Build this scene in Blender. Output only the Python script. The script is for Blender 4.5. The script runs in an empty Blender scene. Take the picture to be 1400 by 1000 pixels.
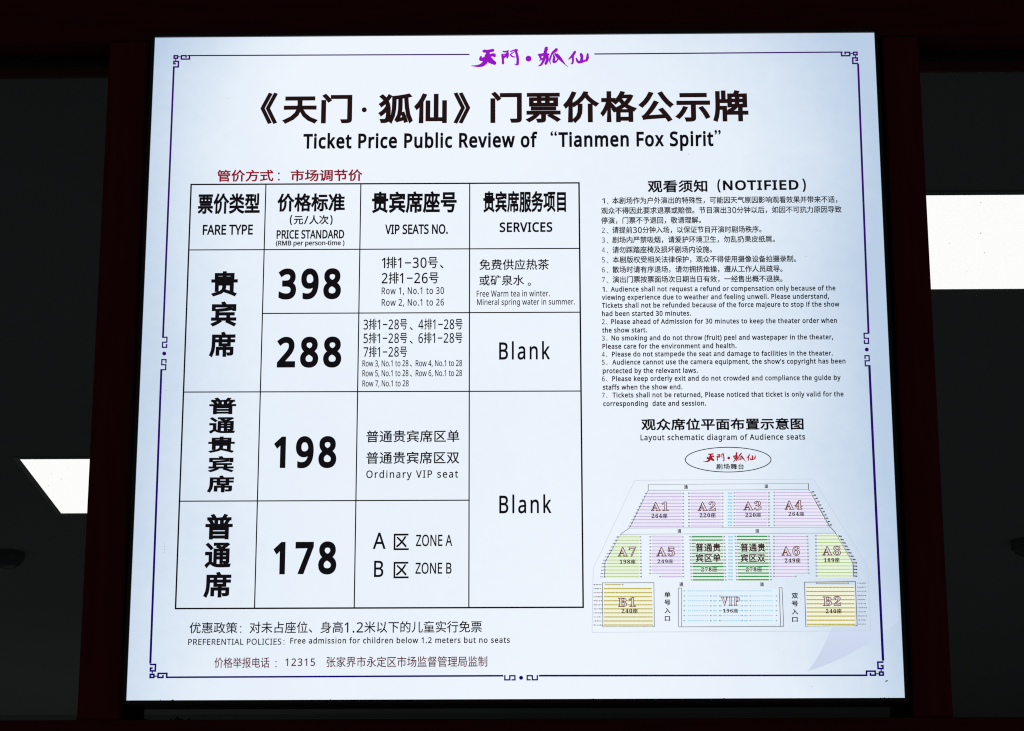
import bpy, bmesh, math, os, random
from mathutils import Vector, Matrix

random.seed(7)
S = bpy.context.scene
COL = S.collection

# ------------------------------------------------------------------ camera
ZC = 2.5238                      # height of the sign's centre above the ground
CAM = Vector((0.04346515, -3.28729349, ZC - 1.02383479))
PITCH, ROLL, YAW = 0.297515759, -0.000967632688, -0.0141844364
F = 3519.0                       # focal length in pixels of the 1400 x 1000 photograph
fwd = Vector((math.sin(YAW) * math.cos(PITCH), math.cos(YAW) * math.cos(PITCH), math.sin(PITCH)))
rgt = Vector((math.cos(YAW), -math.sin(YAW), 0))
upv = rgt.cross(fwd)
r2 = rgt * math.cos(ROLL) + upv * math.sin(ROLL)
u2 = upv * math.cos(ROLL) - rgt * math.sin(ROLL)
cd = bpy.data.cameras.new("camera")
cam = bpy.data.objects.new("camera", cd)
COL.objects.link(cam)
cd.sensor_width = 36.0
cd.lens = F / 1400 * 36.0
cd.clip_end = 100
cam.matrix_world = Matrix((
    (r2.x, u2.x, -fwd.x, CAM.x), (r2.y, u2.y, -fwd.y, CAM.y), (r2.z, u2.z, -fwd.z, CAM.z), (0, 0, 0, 1)))
S.camera = cam
S.render.resolution_x, S.render.resolution_y = 1024, 731

# ------------------------------------------------------------------ dim evening light and exposure
world = bpy.data.worlds.new("World")
S.world = world
world.use_nodes = True
bg = world.node_tree.nodes["Background"]
bg.inputs[0].default_value = (0.85, 0.95, 1.0, 1)
bg.inputs[1].default_value = 0.026
# weak fill light added unseen deep in the room, it brightens the far ceiling
ld = bpy.data.lights.new("fill_light", 'AREA')
ld.energy = 0.9
ld.size = 1.2
ld.color = (1.0, 0.97, 0.92)
lo_ = bpy.data.objects.new("fill_light", ld)
COL.objects.link(lo_)
lo_.location = (-1.9, 6.7, 1.3)
lo_.rotation_euler = (math.radians(180), 0, 0)
S.view_settings.view_transform = 'Standard'
S.view_settings.look = 'None'
S.view_settings.exposure = 0
S.view_settings.gamma = 1
S.view_settings.use_curve_mapping = False
S.cycles.max_bounces = 6
S.cycles.use_denoising = False
S.cycles.use_adaptive_sampling = False
S.cycles.filter_width = 1.15
S.render.filter_size = 1.15


def P(x, y, depth=0.0):
    """where the sight line through photo pixel (x, y) meets the upright plane Y = depth"""
    d = fwd + r2 * ((x - 700) / F) + u2 * ((500 - y) / F)
    t = (depth - CAM.y) / d.y
    return CAM + d * t


W, H = 1.0, 0.929085             # lit face of the sign, metres
MM = 0.001


# ------------------------------------------------------------------ materials
def lin(c):
    c /= 255.0
    return c / 12.92 if c <= 0.04045 else ((c + 0.055) / 1.055) ** 2.4


def L3(r, g, b):
    return (lin(r), lin(g), lin(b), 1)


def new_mat(name):
    m = bpy.data.materials.new(name)
    m.use_nodes = True
    nt = m.node_tree
    return m, nt, nt.nodes["Principled BSDF"]


def surf(name, col, rough=0.5, metallic=0.0, var=0.25, scale=30, stretch=(1, 1, 1), bump=0.05, spec=0.5):
    m, nt, b = new_mat(name)
    tc = nt.nodes.new("ShaderNodeTexCoord")
    mp = nt.nodes.new("ShaderNodeMapping")
    mp.inputs["Scale"].default_value = stretch
    n = nt.nodes.new("ShaderNodeTexNoise")
    n.inputs["Scale"].default_value = scale
    n.inputs["Detail"].default_value = 6
    mx = nt.nodes.new("ShaderNodeMix")
    mx.data_type = 'RGBA'
    mx.inputs["A"].default_value = tuple(c * (1 - var) for c in col[:3]) + (1,)
    mx.inputs["B"].default_value = tuple(min(1, c * (1 + var)) for c in col[:3]) + (1,)
    nt.links.new(tc.outputs["Object"], mp.inputs[0])
    nt.links.new(mp.outputs[0], n.inputs["Vector"])
    nt.links.new(n.outputs["Fac"], mx.inputs["Factor"])
    nt.links.new(mx.outputs["Result"], b.inputs["Base Color"])
    bp = nt.nodes.new("ShaderNodeBump")
    bp.inputs["Strength"].default_value = bump
    bp.inputs["Distance"].default_value = 0.002
    nt.links.new(n.outputs["Fac"], bp.inputs["Height"])
    nt.links.new(bp.outputs[0], b.inputs["Normal"])
    b.inputs["Roughness"].default_value = rough
    b.inputs["Metallic"].default_value = metallic
    b.inputs["Specular IOR Level"].default_value = spec
    return m


def ink(name, r, g, b_):
    """printed ink on back-lit film: it lets this much of the light through"""
    m, nt, b = new_mat(name)
    m.cycles.emission_sampling = 'NONE'
    b.inputs["Base Color"].default_value = (0.02, 0.02, 0.02, 1)
    b.inputs["Roughness"].default_value = 0.6
    b.inputs["Specular IOR Level"].default_value = 0.2
    b.inputs["Emission Color"].default_value = L3(r, g, b_)
    b.inputs["Emission Strength"].default_value = 1.0
    return m


M = {}
M['black'] = ink("ink_black", 16, 14, 18)
M['brownblack'] = ink("ink_warm_black", 34, 18, 20)
M['grey'] = ink("ink_dark_grey", 30, 31, 38)
M['red'] = ink("ink_dark_red", 140, 16, 40)
M['brown'] = ink("ink_red_brown", 92, 40, 52)
M['purple'] = ink("ink_violet", 152, 20, 196)
M['scarlet'] = ink("ink_red", 165, 24, 40)
M['thin'] = ink("ink_grey_line", 150, 160, 168)
M['faint'] = ink("ink_faint_line", 190, 202, 216)
M['edge'] = ink("ink_line", 96, 104, 108)
M['lilac'] = ink("ink_lilac", 234, 232, 249)
M['lilac_row'] = ink("ink_lilac_row", 190, 172, 213)
M['lime'] = ink("ink_lime", 232, 244, 222)
M['lime_row'] = ink("ink_lime_row", 172, 200, 120)
M['green_bg'] = ink("ink_pale_green", 226, 242, 230)
M['green_row'] = ink("ink_green", 44, 140, 76)
M['gold'] = ink("ink_pale_yellow", 243, 244, 222)
M['gold_row'] = ink("ink_gold", 184, 172, 66)
M['cyan_bg'] = ink("ink_pale_cyan", 228, 242, 252)
M['cyan_row'] = ink("ink_cyan", 158, 208, 236)
M['mark'] = ink("ink_mark", 120, 116, 126)
M['name_edge'] = ink("ink_brown_outline", 100, 52, 52)
M['name_fill'] = ink("ink_pale_letter", 232, 222, 230)
M['count'] = ink("ink_brown_letter", 60, 28, 30)
M['swoop'] = ink("ink_lavender_swoop", 204, 215, 237)


def fade_print(m, y0, y1):
    """tinted print that thins out upwards between two heights on the sign"""
    nt = m.node_tree
    b = nt.nodes["Principled BSDF"]
    out = nt.nodes["Material Output"]
    g = nt.nodes.new("ShaderNodeNewGeometry")
    sx = nt.nodes.new("ShaderNodeSeparateXYZ")
    mr = nt.nodes.new("ShaderNodeMapRange")
    mr.interpolation_type = 'SMOOTHSTEP'
    mr.inputs["From Min"].default_value = P(1170, y1).z
    mr.inputs["From Max"].default_value = P(1170, y0).z
    tr = nt.nodes.new("ShaderNodeBsdfTransparent")
    mx = nt.nodes.new("ShaderNodeMixShader")
    nt.links.new(g.outputs["Position"], sx.inputs[0])
    nt.links.new(sx.outputs["Z"], mr.inputs["Value"])
    nt.links.new(mr.outputs["Result"], mx.inputs[0])
    nt.links.new(b.outputs[0], mx.inputs[1])
    nt.links.new(tr.outputs[0], mx.inputs[2])
    nt.links.new(mx.outputs[0], out.inputs[0])


fade_print(M['swoop'], 775, 905)


def border_material():
    m, nt, b = new_mat("ink_border_gradient")
    m.cycles.emission_sampling = 'NONE'
    b.inputs["Base Color"].default_value = (0.02, 0.02, 0.03, 1)
    g = nt.nodes.new("ShaderNodeNewGeometry")
    sx = nt.nodes.new("ShaderNodeSeparateXYZ")
    mr = nt.nodes.new("ShaderNodeMapRange")
    mr.inputs["From Min"].default_value = ZC - H / 2
    mr.inputs["From Max"].default_value = ZC + H / 2
    rp = nt.nodes.new("ShaderNodeValToRGB")
    rp.color_ramp.elements[0].color = L3(14, 5, 100)
    rp.color_ramp.elements[1].color = L3(58, 12, 100)
    nt.links.new(g.outputs["Position"], sx.inputs[0])
    nt.links.new(sx.outputs["Z"], mr.inputs["Value"])
    nt.links.new(mr.outputs["Result"], rp.inputs[0])
    nt.links.new(rp.outputs[0], b.inputs["Emission Color"])
    b.inputs["Emission Strength"].default_value = 1
    return m


M['border'] = border_material()


def panel_material():
    """back-lit film: printed pale blue tint plus uneven backlight painted into the emission colour"""
    m, nt, b = new_mat("lit_film")
    N, K = nt.nodes, nt.links
    b.inputs["Base Color"].default_value = (0.05, 0.05, 0.06, 1)
    b.inputs["Roughness"].default_value = 0.45
    tc = N.new("ShaderNodeTexCoord")
    sx = N.new("ShaderNodeSeparateXYZ")
    K.new(tc.outputs["Object"], sx.inputs[0])

    def math_(op, a, c=None, clamp=False):
        n = N.new("ShaderNodeMath")
        n.operation = op
        n.use_clamp = clamp
        for i, v in enumerate((a, c)):
            if v is None:
                continue
            if isinstance(v, (int, float)):
                n.inputs[i].default_value = v
            else:
                K.new(v, n.inputs[i])
        return n.outputs[0]

    n1 = N.new("ShaderNodeTexNoise")
    n1.inputs["Scale"].default_value = 2.6
    n1.inputs["Detail"].default_value = 3
    K.new(tc.outputs["Object"], n1.inputs["Vector"])
    n2 = N.new("ShaderNodeTexNoise")
    n2.inputs["Scale"].default_value = 60
    n2.inputs["Detail"].default_value = 4
    K.new(tc.outputs["Object"], n2.inputs["Vector"])
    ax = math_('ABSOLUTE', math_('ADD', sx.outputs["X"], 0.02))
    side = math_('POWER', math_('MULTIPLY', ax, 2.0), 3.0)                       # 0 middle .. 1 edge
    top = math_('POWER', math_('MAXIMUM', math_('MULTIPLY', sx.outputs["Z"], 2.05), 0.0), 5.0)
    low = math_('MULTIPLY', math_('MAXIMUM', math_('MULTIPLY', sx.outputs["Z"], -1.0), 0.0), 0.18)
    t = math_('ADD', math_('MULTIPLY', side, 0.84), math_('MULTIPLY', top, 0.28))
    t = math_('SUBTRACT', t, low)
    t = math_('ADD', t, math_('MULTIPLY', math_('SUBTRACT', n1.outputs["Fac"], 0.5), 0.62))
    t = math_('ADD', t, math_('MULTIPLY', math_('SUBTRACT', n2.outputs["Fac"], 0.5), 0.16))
    # bright backlight spot near the top, painted into the emission colour
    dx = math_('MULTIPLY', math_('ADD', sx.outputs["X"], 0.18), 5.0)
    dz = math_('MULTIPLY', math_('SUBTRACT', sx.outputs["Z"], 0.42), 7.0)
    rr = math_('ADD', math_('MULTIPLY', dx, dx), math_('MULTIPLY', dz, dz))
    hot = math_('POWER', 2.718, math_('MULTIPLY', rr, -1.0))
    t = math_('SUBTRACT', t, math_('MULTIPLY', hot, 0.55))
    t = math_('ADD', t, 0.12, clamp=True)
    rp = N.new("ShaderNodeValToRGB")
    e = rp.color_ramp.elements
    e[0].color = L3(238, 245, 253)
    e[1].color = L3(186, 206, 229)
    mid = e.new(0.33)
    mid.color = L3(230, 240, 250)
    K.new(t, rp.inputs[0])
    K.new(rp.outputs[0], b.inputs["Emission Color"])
    b.inputs["Emission Strength"].default_value = 1
    return m


M['panel'] = panel_material()
M['casing'] = surf("black_sheet_metal", (0.055, 0.045, 0.038), 0.5, 0.0, 0.3, 40)
M['bead'] = surf("black_rubber", (0.008, 0.009, 0.010), 0.7, 0.0, 0.2, 60)
M['timber'] = surf("dark_red_paint", (0.24, 0.010, 0.018), 0.55, 0.0, 0.35, 14, (6, 6, 0.6), 0.25, 0.2)
M['timber_h'] = surf("dark_red_paint_rail", (0.19, 0.010, 0.016), 0.55, 0.0, 0.35, 14, (0.6, 6, 6), 0.25, 0.2)
M['ceiling'] = surf("dim_ceiling_paint", (0.275, 0.28, 0.275), 0.9, 0.0, 0.22, 1.1, (1, 0.6, 1), 0.02, 0.1)
M['wall'] = surf("dim_wall_paint", (0.25, 0.26, 0.26), 0.9, 0.0, 0.1, 2)
M['alu'] = surf("lamp_frame_metal", (0.30, 0.31, 0.30), 0.5, 0.3, 0.1, 40)
M['dome'] = surf("dark_dome_plastic", (0.03, 0.035, 0.035), 0.4, 0.0, 0.2, 30)
M['dust'] = surf("pale_dust", (0.75, 0.75, 0.72), 0.9)
M['dirt'] = surf("dark_dirt", (0.06, 0.055, 0.05), 0.9)


def lamp_material():
    m, nt, b = new_mat("lamp_diffuser")
    b.inputs["Base Color"].default_value = (0.7, 0.7, 0.7, 1)
    n = nt.nodes.new("ShaderNodeTexNoise")
    n.inputs["Scale"].default_value = 90
    mr = nt.nodes.new("ShaderNodeMapRange")
    mr.inputs["To Min"].default_value = 0.93
    mr.inputs["To Max"].default_value = 1.03
    nt.links.new(n.outputs["Fac"], mr.inputs["Value"])
    nt.links.new(mr.outputs["Result"], b.inputs["Emission Strength"])
    b.inputs["Emission Color"].default_value = (1.26, 1.22, 1.22, 1)
    return m


M['lamp'] = lamp_material()


def glass_material():
    m, nt, b = new_mat("window_glass")
    nt.nodes.remove(b)
    out = nt.nodes["Material Output"]
    tr = nt.nodes.new("ShaderNodeBsdfTransparent")
    tr.inputs[0].default_value = (0.92, 0.935, 0.93, 1)
    gl = nt.nodes.new("ShaderNodeBsdfGlossy")
    gl.inputs["Roughness"].default_value = 0.02
    fr = nt.nodes.new("ShaderNodeFresnel")
    fr.inputs[0].default_value = 1.5
    mx = nt.nodes.new("ShaderNodeMixShader")
    nt.links.new(fr.outputs[0], mx.inputs[0])
    nt.links.new(tr.outputs[0], mx.inputs[1])
    nt.links.new(gl.outputs[0], mx.inputs[2])
    nt.links.new(mx.outputs[0], out.inputs[0])
    return m


M['glass'] = glass_material()


# ------------------------------------------------------------------ object helpers
def link(name, me, parent=None, loc=None):
    o = bpy.data.objects.new(name, me)
    COL.objects.link(o)
    if loc is not None:
        o.location = loc
    if parent is not None:
        o.parent = parent
        o.matrix_parent_inverse.identity()
    return o


def thing(name, label, cat, loc, group=None):
    o = link(name, None, None, loc)
    o['label'] = label
    o['category'] = cat
    if group:
        o['group'] = group
    return o


def bevel_box(name, lo, hi, mat, parent, bev=0.001, seg=2):
    """box between two world corners, as a child of an Empty or mesh whose world origin is known"""
    base = ORG[parent.name] if parent else Vector((0, 0, 0))
    bm = bmesh.new()
    bmesh.ops.create_cube(bm, size=1)
    lo, hi = Vector(lo), Vector(hi)
    for v in bm.verts:
        v.co = Vector(((v.co.x + .5) * (hi.x - lo.x) + lo.x, (v.co.y + .5) * (hi.y - lo.y) + lo.y,
                       (v.co.z + .5) * (hi.z - lo.z) + lo.z)) - base
    if bev:
        bmesh.ops.bevel(bm, geom=bm.edges[:], offset=bev, segments=seg, affect='EDGES', profile=0.5)
    me = bpy.data.meshes.new(name)
    bm.to_mesh(me)
    bm.free()
    me.materials.append(mat)
    return link(name, me, parent)


ORG = {}


def top(name, label, cat, loc, group=None):
    o = thing(name, label, cat, loc, group)
    ORG[o.name] = Vector(loc)
    return o


# ================================================================== SETTING
CEIL = CAM.z + 1.76
YG = 0.075                                        # glass plane


def slab(name, lo, hi, mat):
    bm = bmesh.new()
    bmesh.ops.create_cube(bm, size=1)
    lo, hi = Vector(lo), Vector(hi)
    for v in bm.verts:
        v.co = Vector(((v.co.x + .5) * (hi.x - lo.x) + lo.x, (v.co.y + .5) * (hi.y - lo.y) + lo.y,
                       (v.co.z + .5) * (hi.z - lo.z) + lo.z))
    me = bpy.data.meshes.new(name)
    bm.to_mesh(me)
    bm.free()
    me.materials.append(mat)
    o = link(name, me)
    o['kind'] = 'structure'
    return o


slab("ceiling", (-6.5, 0.14, CEIL), (6.5, 7.4, CEIL + 0.12), M['ceiling'])
slab("back_wall", (-6.5, 7.4, 0.0), (6.5, 7.55, CEIL + 0.12), M['wall'])


def ceiling_lamp(x0, y0, label, sy=0.6):
    s = 0.6
    r = top("ceiling_lamp", label, "ceiling lamp", (x0 + s / 2, y0 + sy / 2, CEIL), "lit ceiling panel lamps")
    z0, z1 = CEIL - 0.004, CEIL + 0.006
    t = 0.016
    bevel_box("frame_strip", (x0 - t, y0 - t, z0), (x0 + s + t, y0, z1), M['alu'], r)
    bevel_box("frame_strip", (x0 - t, y0 + sy, z0), (x0 + s + t, y0 + sy + t, z1), M['alu'], r)
    bevel_box("frame_strip", (x0 - t, y0 + 0.0005, z0 + .0005), (x0, y0 + sy - 0.0005, z1), M['alu'], r)
    bevel_box("frame_strip", (x0 + s, y0 + 0.0005, z0 + .0005), (x0 + s + t, y0 + sy - 0.0005, z1), M['alu'], r)
    bevel_box("diffuser", (x0 - 0.003, y0 - 0.003, z0 + 0.001), (x0 + s + 0.003, y0 + sy + 0.003, z1 + 0.002), M['lamp'], r, 0)
    return r


ceiling_lamp(-1.349, 3.263, "lit square ceiling panel lamp set deeper in the dark room")
ceiling_lamp(0.735, 1.343, "lit ceiling panel lamp close behind the glass beside the notice text", 0.562)


def dome_fixture(px, py, rad, label):
    c = CAM + (fwd + r2 * ((px - 700) / F) + u2 * ((500 - py) / F)) * 1.0
    d = c - CAM
    q = CAM + d * ((CEIL - CAM.z - 0.05) / d.z)
    r = top("dome_camera", label, "ceiling dome",
            (q.x, q.y, CEIL), "dark domes on the ceiling")
    bm = bmesh.new()
    bmesh.ops.create_cone(bm, cap_ends=True, segments=32, radius1=rad * 1.12, radius2=rad * 1.18, depth=0.028)
    for v in bm.verts:
        v.co.z -= 0.011
    me = bpy.data.meshes.new("base")
    bm.to_mesh(me)
    bm.free()
    me.materials.append(M['dome'])
    link("base", me, r)
    bm = bmesh.new()
    bmesh.ops.create_uvsphere(bm, u_segments=32, v_segments=16, radius=rad)
    for v in bm.verts:
        v.co.z = v.co.z * 0.62 - 0.022 if v.co.z < 0 else v.co.z * 0.05 - 0.022
    for f in bm.faces:
        f.smooth = True
    me = bpy.data.meshes.new("dome")
    bm.to_mesh(me)
    bm.free()
    me.materials.append(M['dome'])
    link("dome", me, r)


dome_fixture(10, 778, 0.044, "dark round dome on the dim ceiling beyond the deeper lamp")
dome_fixture(1406, 762, 0.044, "dark round dome on the ceiling beyond the lamp close behind the glass")

# ------------------------------------------------------------------ window frame
PF, PB = 0.014, 0.125                             # front and back of the timber
lx_out = (P(145, 60, PF).x + P(110, 983, PF).x) / 2
rx_out = (P(1255, 66, PF).x + P(1305, 983, PF).x) / 2
z_head = P(140, 57, PF).z
z_sill = P(140, 985, PF).z
lx_in, rx_in = -W / 2 - 0.010, W / 2 + 0.012
bay = 0.62
fr = top("window_frame", "dark red timber window frame holding dark glass around the lit price sign", "window frame",
         (0, PF, z_sill - 0.12))
xl2, xr2 = lx_out - bay, rx_out + bay
bevel_box("post", (lx_out, PF, z_sill), (lx_in, PB, z_head), M['timber'], fr, 0.003)
bevel_box("post", (rx_in, PF, z_sill), (rx_out, PB, z_head), M['timber'], fr, 0.003)
bevel_box("post", (xl2 - 0.07, PF, z_sill), (xl2, PB, z_head), M['timber'], fr, 0.003)
bevel_box("post", (xr2, PF, z_sill), (xr2 + 0.07, PB, z_head), M['timber'], fr, 0.003)
bevel_box("header_rail", (xl2 - 0.07, PF - 0.002, z_head), (xr2 + 0.07, PB + 0.02, z_head + 0.30), M['timber_h'], fr, 0.003)
bevel_box("bottom_rail", (xl2 - 0.07, PF - 0.002, z_sill - 0.12), (xr2 + 0.07, PB, z_sill), M['timber_h'], fr, 0.0006, 1)
for a, b in ((xl2, lx_out), (lx_in, rx_in), (rx_out, xr2)):
    g = bevel_box("glass_pane", (a - 0.004, YG, z_sill - 0.004), (b + 0.004, YG + 0.006, z_head + 0.004), M['glass'], fr, 0)
    bevel_box("glazing_bead", (a, YG - 0.014, z_head - 0.012), (b, YG - 0.0005, z_head + 0.002), M['bead'], fr, 0.001)
    bw = 0.022 if a == lx_in else 0.003
    bevel_box("glazing_bead", (a - 0.001, YG - 0.013, z_sill), (a + bw, YG - 0.0005, z_head - 0.012), M['bead'], fr, 0.001)
    bevel_box("glazing_bead", (b - bw, YG - 0.013, z_sill), (b + 0.001, YG - 0.0005, z_head - 0.012), M['bead'], fr, 0.001)


def specks(name, parent, mat, pts, depth):
    bm = bmesh.new()
    base = ORG[parent.name]
    for x, y, r in pts:
        c = P(x, y, depth) - base
        n = 7
        a0 = random.random() * 6
        vs = [bm.verts.new((c.x + r * MM * random.uniform(.6, 1.3) * math.cos(a0 - 2 * math.pi * i / n), c.y,
                            c.z - r * MM * random.uniform(.6, 1.3) * math.sin(a0 - 2 * math.pi * i / n))) for i in range(n)]
        f = bm.faces.new(vs)
        f.normal_update()
        if f.normal.y > 0:
            f.normal_flip()
    me = bpy.data.meshes.new(name)
    bm.to_mesh(me)
    bm.free()
    me.materials.append(mat)
    o = link(name, me, parent)
    o['kind'] = 'stuff'
    return o


dp = [(random.uniform(1290, 1398), random.uniform(400, 480), random.uniform(.2, .45)) for i in range(26)]
dp += [(random.uniform(1300, 1398), random.uniform(560, 900), random.uniform(.2, .4)) for i in range(10)]
dp += [(random.uniform(4, 116), random.uniform(715, 960), random.uniform(.2, .4)) for i in range(12)]
specks("dust_specks", fr, M['dust'], dp, YG - 0.0004)
specks("dirt_specks", fr, M['bead'], [(243, 984.5, 3.6), (239, 985, 2.4), (234, 985, 2.2), (248, 985, 2.6), (258, 985, 2.6), (196, 985, 3.0), (202, 986, 2.4), (505, 986, 2.2), (497, 986.4, 2), (640, 986, 2.4), (655, 985.6, 2.2), (670, 986, 2.6), (107, 983, 2.4), (109, 981, 1.4)], YG - 0.02)
specks("dirt_specks", fr, M['dirt'], [(1341, 277, .8), (1341, 319, .8), (1298, 333, .5), (1346, 346, .6), (1378, 300, .4),
                                      (1322, 372, .4), (84, 655, .5), (70, 648, .4), (66, 664, .4), (95, 640, .35)], YG - 0.0004)

# ================================================================== THE SIGN
sign = top("price_sign", "backlit white ticket price sign with Chinese and English text and a fare table", "sign",
           (0, 0, ZC - H / 2 - 0.005))
zb, zt = ZC - H / 2, ZC + H / 2
TW = 0.005
D = 0.046
bevel_box("casing", (-W / 2 - 0.004, 0.004, zb - 0.004), (W / 2 + 0.004, D, zt + 0.004), M['casing'], sign, 0.001)
bevel_box("trim_strip", (-W / 2 - TW, -0.003, zb - TW), (W / 2 + TW, 0.012, zb), M['casing'], sign, 0.0006)
bevel_box("trim_strip", (-W / 2 - TW, -0.003, zt), (W / 2 + TW, 0.012, zt + TW), M['casing'], sign, 0.0006)
bevel_box("trim_strip", (-W / 2 - TW, -0.0028, zb), (-W / 2, 0.012, zt), M['casing'], sign, 0.0006)
bevel_box("trim_strip", (W / 2, -0.0028, zb), (W / 2 + TW, 0.012, zt), M['casing'], sign, 0.0006)
for xx in (-0.40, 0.40):
    bevel_box("bracket", (xx - 0.02, D - 0.001, zt - 0.08), (xx + 0.02, YG + 0.001, zt - 0.04), M['casing'], sign, 0.001)
# lit film (its own origin at the centre so the tint and painted backlight are laid out from there)
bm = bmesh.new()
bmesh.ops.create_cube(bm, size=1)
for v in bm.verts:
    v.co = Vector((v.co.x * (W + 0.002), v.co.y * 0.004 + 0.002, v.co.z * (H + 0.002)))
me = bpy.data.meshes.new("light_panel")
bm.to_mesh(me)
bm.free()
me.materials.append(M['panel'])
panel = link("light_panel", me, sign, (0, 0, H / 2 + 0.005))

SO = ORG[sign.name]
LAY = 0.00012                                     # one printed layer

# ------------------------------------------------------------------ lettering
FD = bpy.utils.system_resource('DATAFILES', path='fonts') or ''


def font(fn):
    try:
        return bpy.data.fonts.load(os.path.join(FD, fn))
    except Exception:
        return None


FONT = {'c': None, 'l': font("NotoSansMath-Regular.woff2")}
_cache = {}
TYPE = bpy.data.scenes.new("typesetting")      # scratch scene, removed again below


def outline(vs, fs, h):
    """ribbon of half width h along the outlines of filled letters, to make them bold"""
    cnt = {}
    for q in fs:
        for i in range(len(q)):
            e = (q[i - 1], q[i])
            if (e[1], e[0]) in cnt:
                del cnt[(e[1], e[0])]
            else:
                cnt[e] = 1
    nxt = {}
    for a, b in cnt:
        nxt.setdefault(a, []).append(b)
    ov, of = [], []
    while nxt:
        st = next(iter(nxt))
        loop = [st]
        cur = st
        while cur in nxt:
            b = nxt[cur].pop()
            if not nxt[cur]:
                del nxt[cur]
            cur = b
            if cur == st:
                break
            loop.append(cur)
        pts = []
        for i in loop:
            if not pts or math.hypot(vs[i][0] - pts[-1][0], vs[i][1] - pts[-1][1]) > h * .08:
                pts.append(vs[i])
        n = len(pts)
        if n < 3:
            continue
        base = len(ov)
        inn, out = [], []
        for i in range(n):
            p, a, c = pts[i], pts[i - 1], pts[(i + 1) % n]
            d0, d1 = (p[0] - a[0], p[1] - a[1]), (c[0] - p[0], c[1] - p[1])
            l0, l1 = math.hypot(*d0) or 1, math.hypot(*d1) or 1
            n0, n1 = (-d0[1] / l0, d0[0] / l0), (-d1[1] / l1, d1[0] / l1)
            mx_, my_ = n0[0] + n1[0], n0[1] + n1[1]
            l = math.hypot(mx_, my_)
            if l < 1e-4:
                mx_, my_, l = n0[0], n0[1], 1
            mx_, my_ = mx_ / l, my_ / l
            k = h / max(0.62, mx_ * n0[0] + my_ * n0[1])
            inn.append((p[0] + mx_ * k, p[1] + my_ * k))
            out.append((p[0] - mx_ * k, p[1] - my_ * k))
        ov += inn + out
        of += [(base + n + i, base + n + (i + 1) % n, base + (i + 1) % n, base + i) for i in range(n)]
    return ov, of


def mixed(s, bold, sp, res):
    """Chinese with Latin figures between: each run in its own face on one line"""
    runs, cur = [], ''
    for ch in s:
        k = 'c' if ord(ch) > 0x2e00 else 'l'
        if runs and runs[-1][0] == k:
            runs[-1][1] += ch
        else:
            runs.append([k, ch])
    ref = glyphs("国", 'c', 0, 1, res)[0]
    y0, y1 = min(v[1] for v in ref), max(v[1] for v in ref)
    two = glyphs("国国", 'c', 0, sp, res)[0]
    adv = max(v[0] for v in two) - max(v[0] for v in ref)
    pad = (adv - (max(v[0] for v in ref) - min(v[0] for v in ref))) / 2
    hh = (y1 - y0) * 0.93
    V, Fc, RV, RF = [], [], [], []
    x = 0.0
    for k, t in runs:
        kk = hh / EM['l'] if k == 'l' else 1.0
        vs, fs, rv, rf = glyphs(t, k, bold / kk, sp if k == 'c' else 1.06, res)
        if k == 'l':
            mn, mxx = min(v[0] for v in vs), max(v[0] for v in vs)
            tr = lambda v: (x + pad * .9 + (v[0] - mn) * kk, y0 + (y1 - y0) * .03 + v[1] * kk)
            w = (mxx - mn) * kk + pad * 1.8
        else:
            tr = lambda v: (x + v[0], v[1])
            w = adv * len(t)
        b0, b1 = len(V), len(RV)
        V += [tr(v) for v in vs]
        Fc += [tuple(b0 + i for i in q) for q in fs]
        RV += [tr(v) for v in rv]
        RF += [tuple(b1 + i for i in q) for q in rf]
        x += w
    return V, Fc, RV, RF


def glyphs(s, f, bold, sp, res):
    if f == 'm':
        return mixed(s, bold, sp, res)
    key = (s, f, round(bold, 4), sp, res)
    if key in _cache:
        return _cache[key]
    c = bpy.data.curves.new("t", 'FONT')
    if FONT[f]:
        c.font = FONT[f]
    c.body = s
    c.space_character = sp
    c.resolution_u = res
    c.fill_mode = 'FRONT'
    o = bpy.data.objects.new("t", c)
    TYPE.collection.objects.link(o)
    TYPE.view_layers[0].update()
    dg = TYPE.view_layers[0].depsgraph
    if dg is None:
        with bpy.context.temp_override(scene=TYPE, view_layer=TYPE.view_layers[0]):
            dg = bpy.context.evaluated_depsgraph_get()
    m = o.evaluated_get(dg).to_mesh()
    vs = [(v.co.x, v.co.y) for v in m.vertices]
    fs = [tuple(p.vertices) for p in m.polygons]
    o.evaluated_get(dg).to_mesh_clear()
    bpy.data.objects.remove(o)
    bpy.data.curves.remove(c)
    rv, rf = outline(vs, fs, bold) if bold > 0 else ([], [])
    _cache[key] = (vs, fs, rv, rf)
    return _cache[key]


EM = {}
for k in 'cl':
    vs = glyphs("H", k, 0, 1, 3)[0]
    EM[k] = max(v[1] for v in vs)                 # cap height of the font
EM['m'] = EM['c']


def is_cjk(s):
    return any(ord(ch) > 0x2e00 for ch in s)


def face(s):
    if not is_cjk(s):
        return 'l'
    return 'm' if any(ch.isascii() or ch == '−' for ch in s) else 'c'


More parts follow.
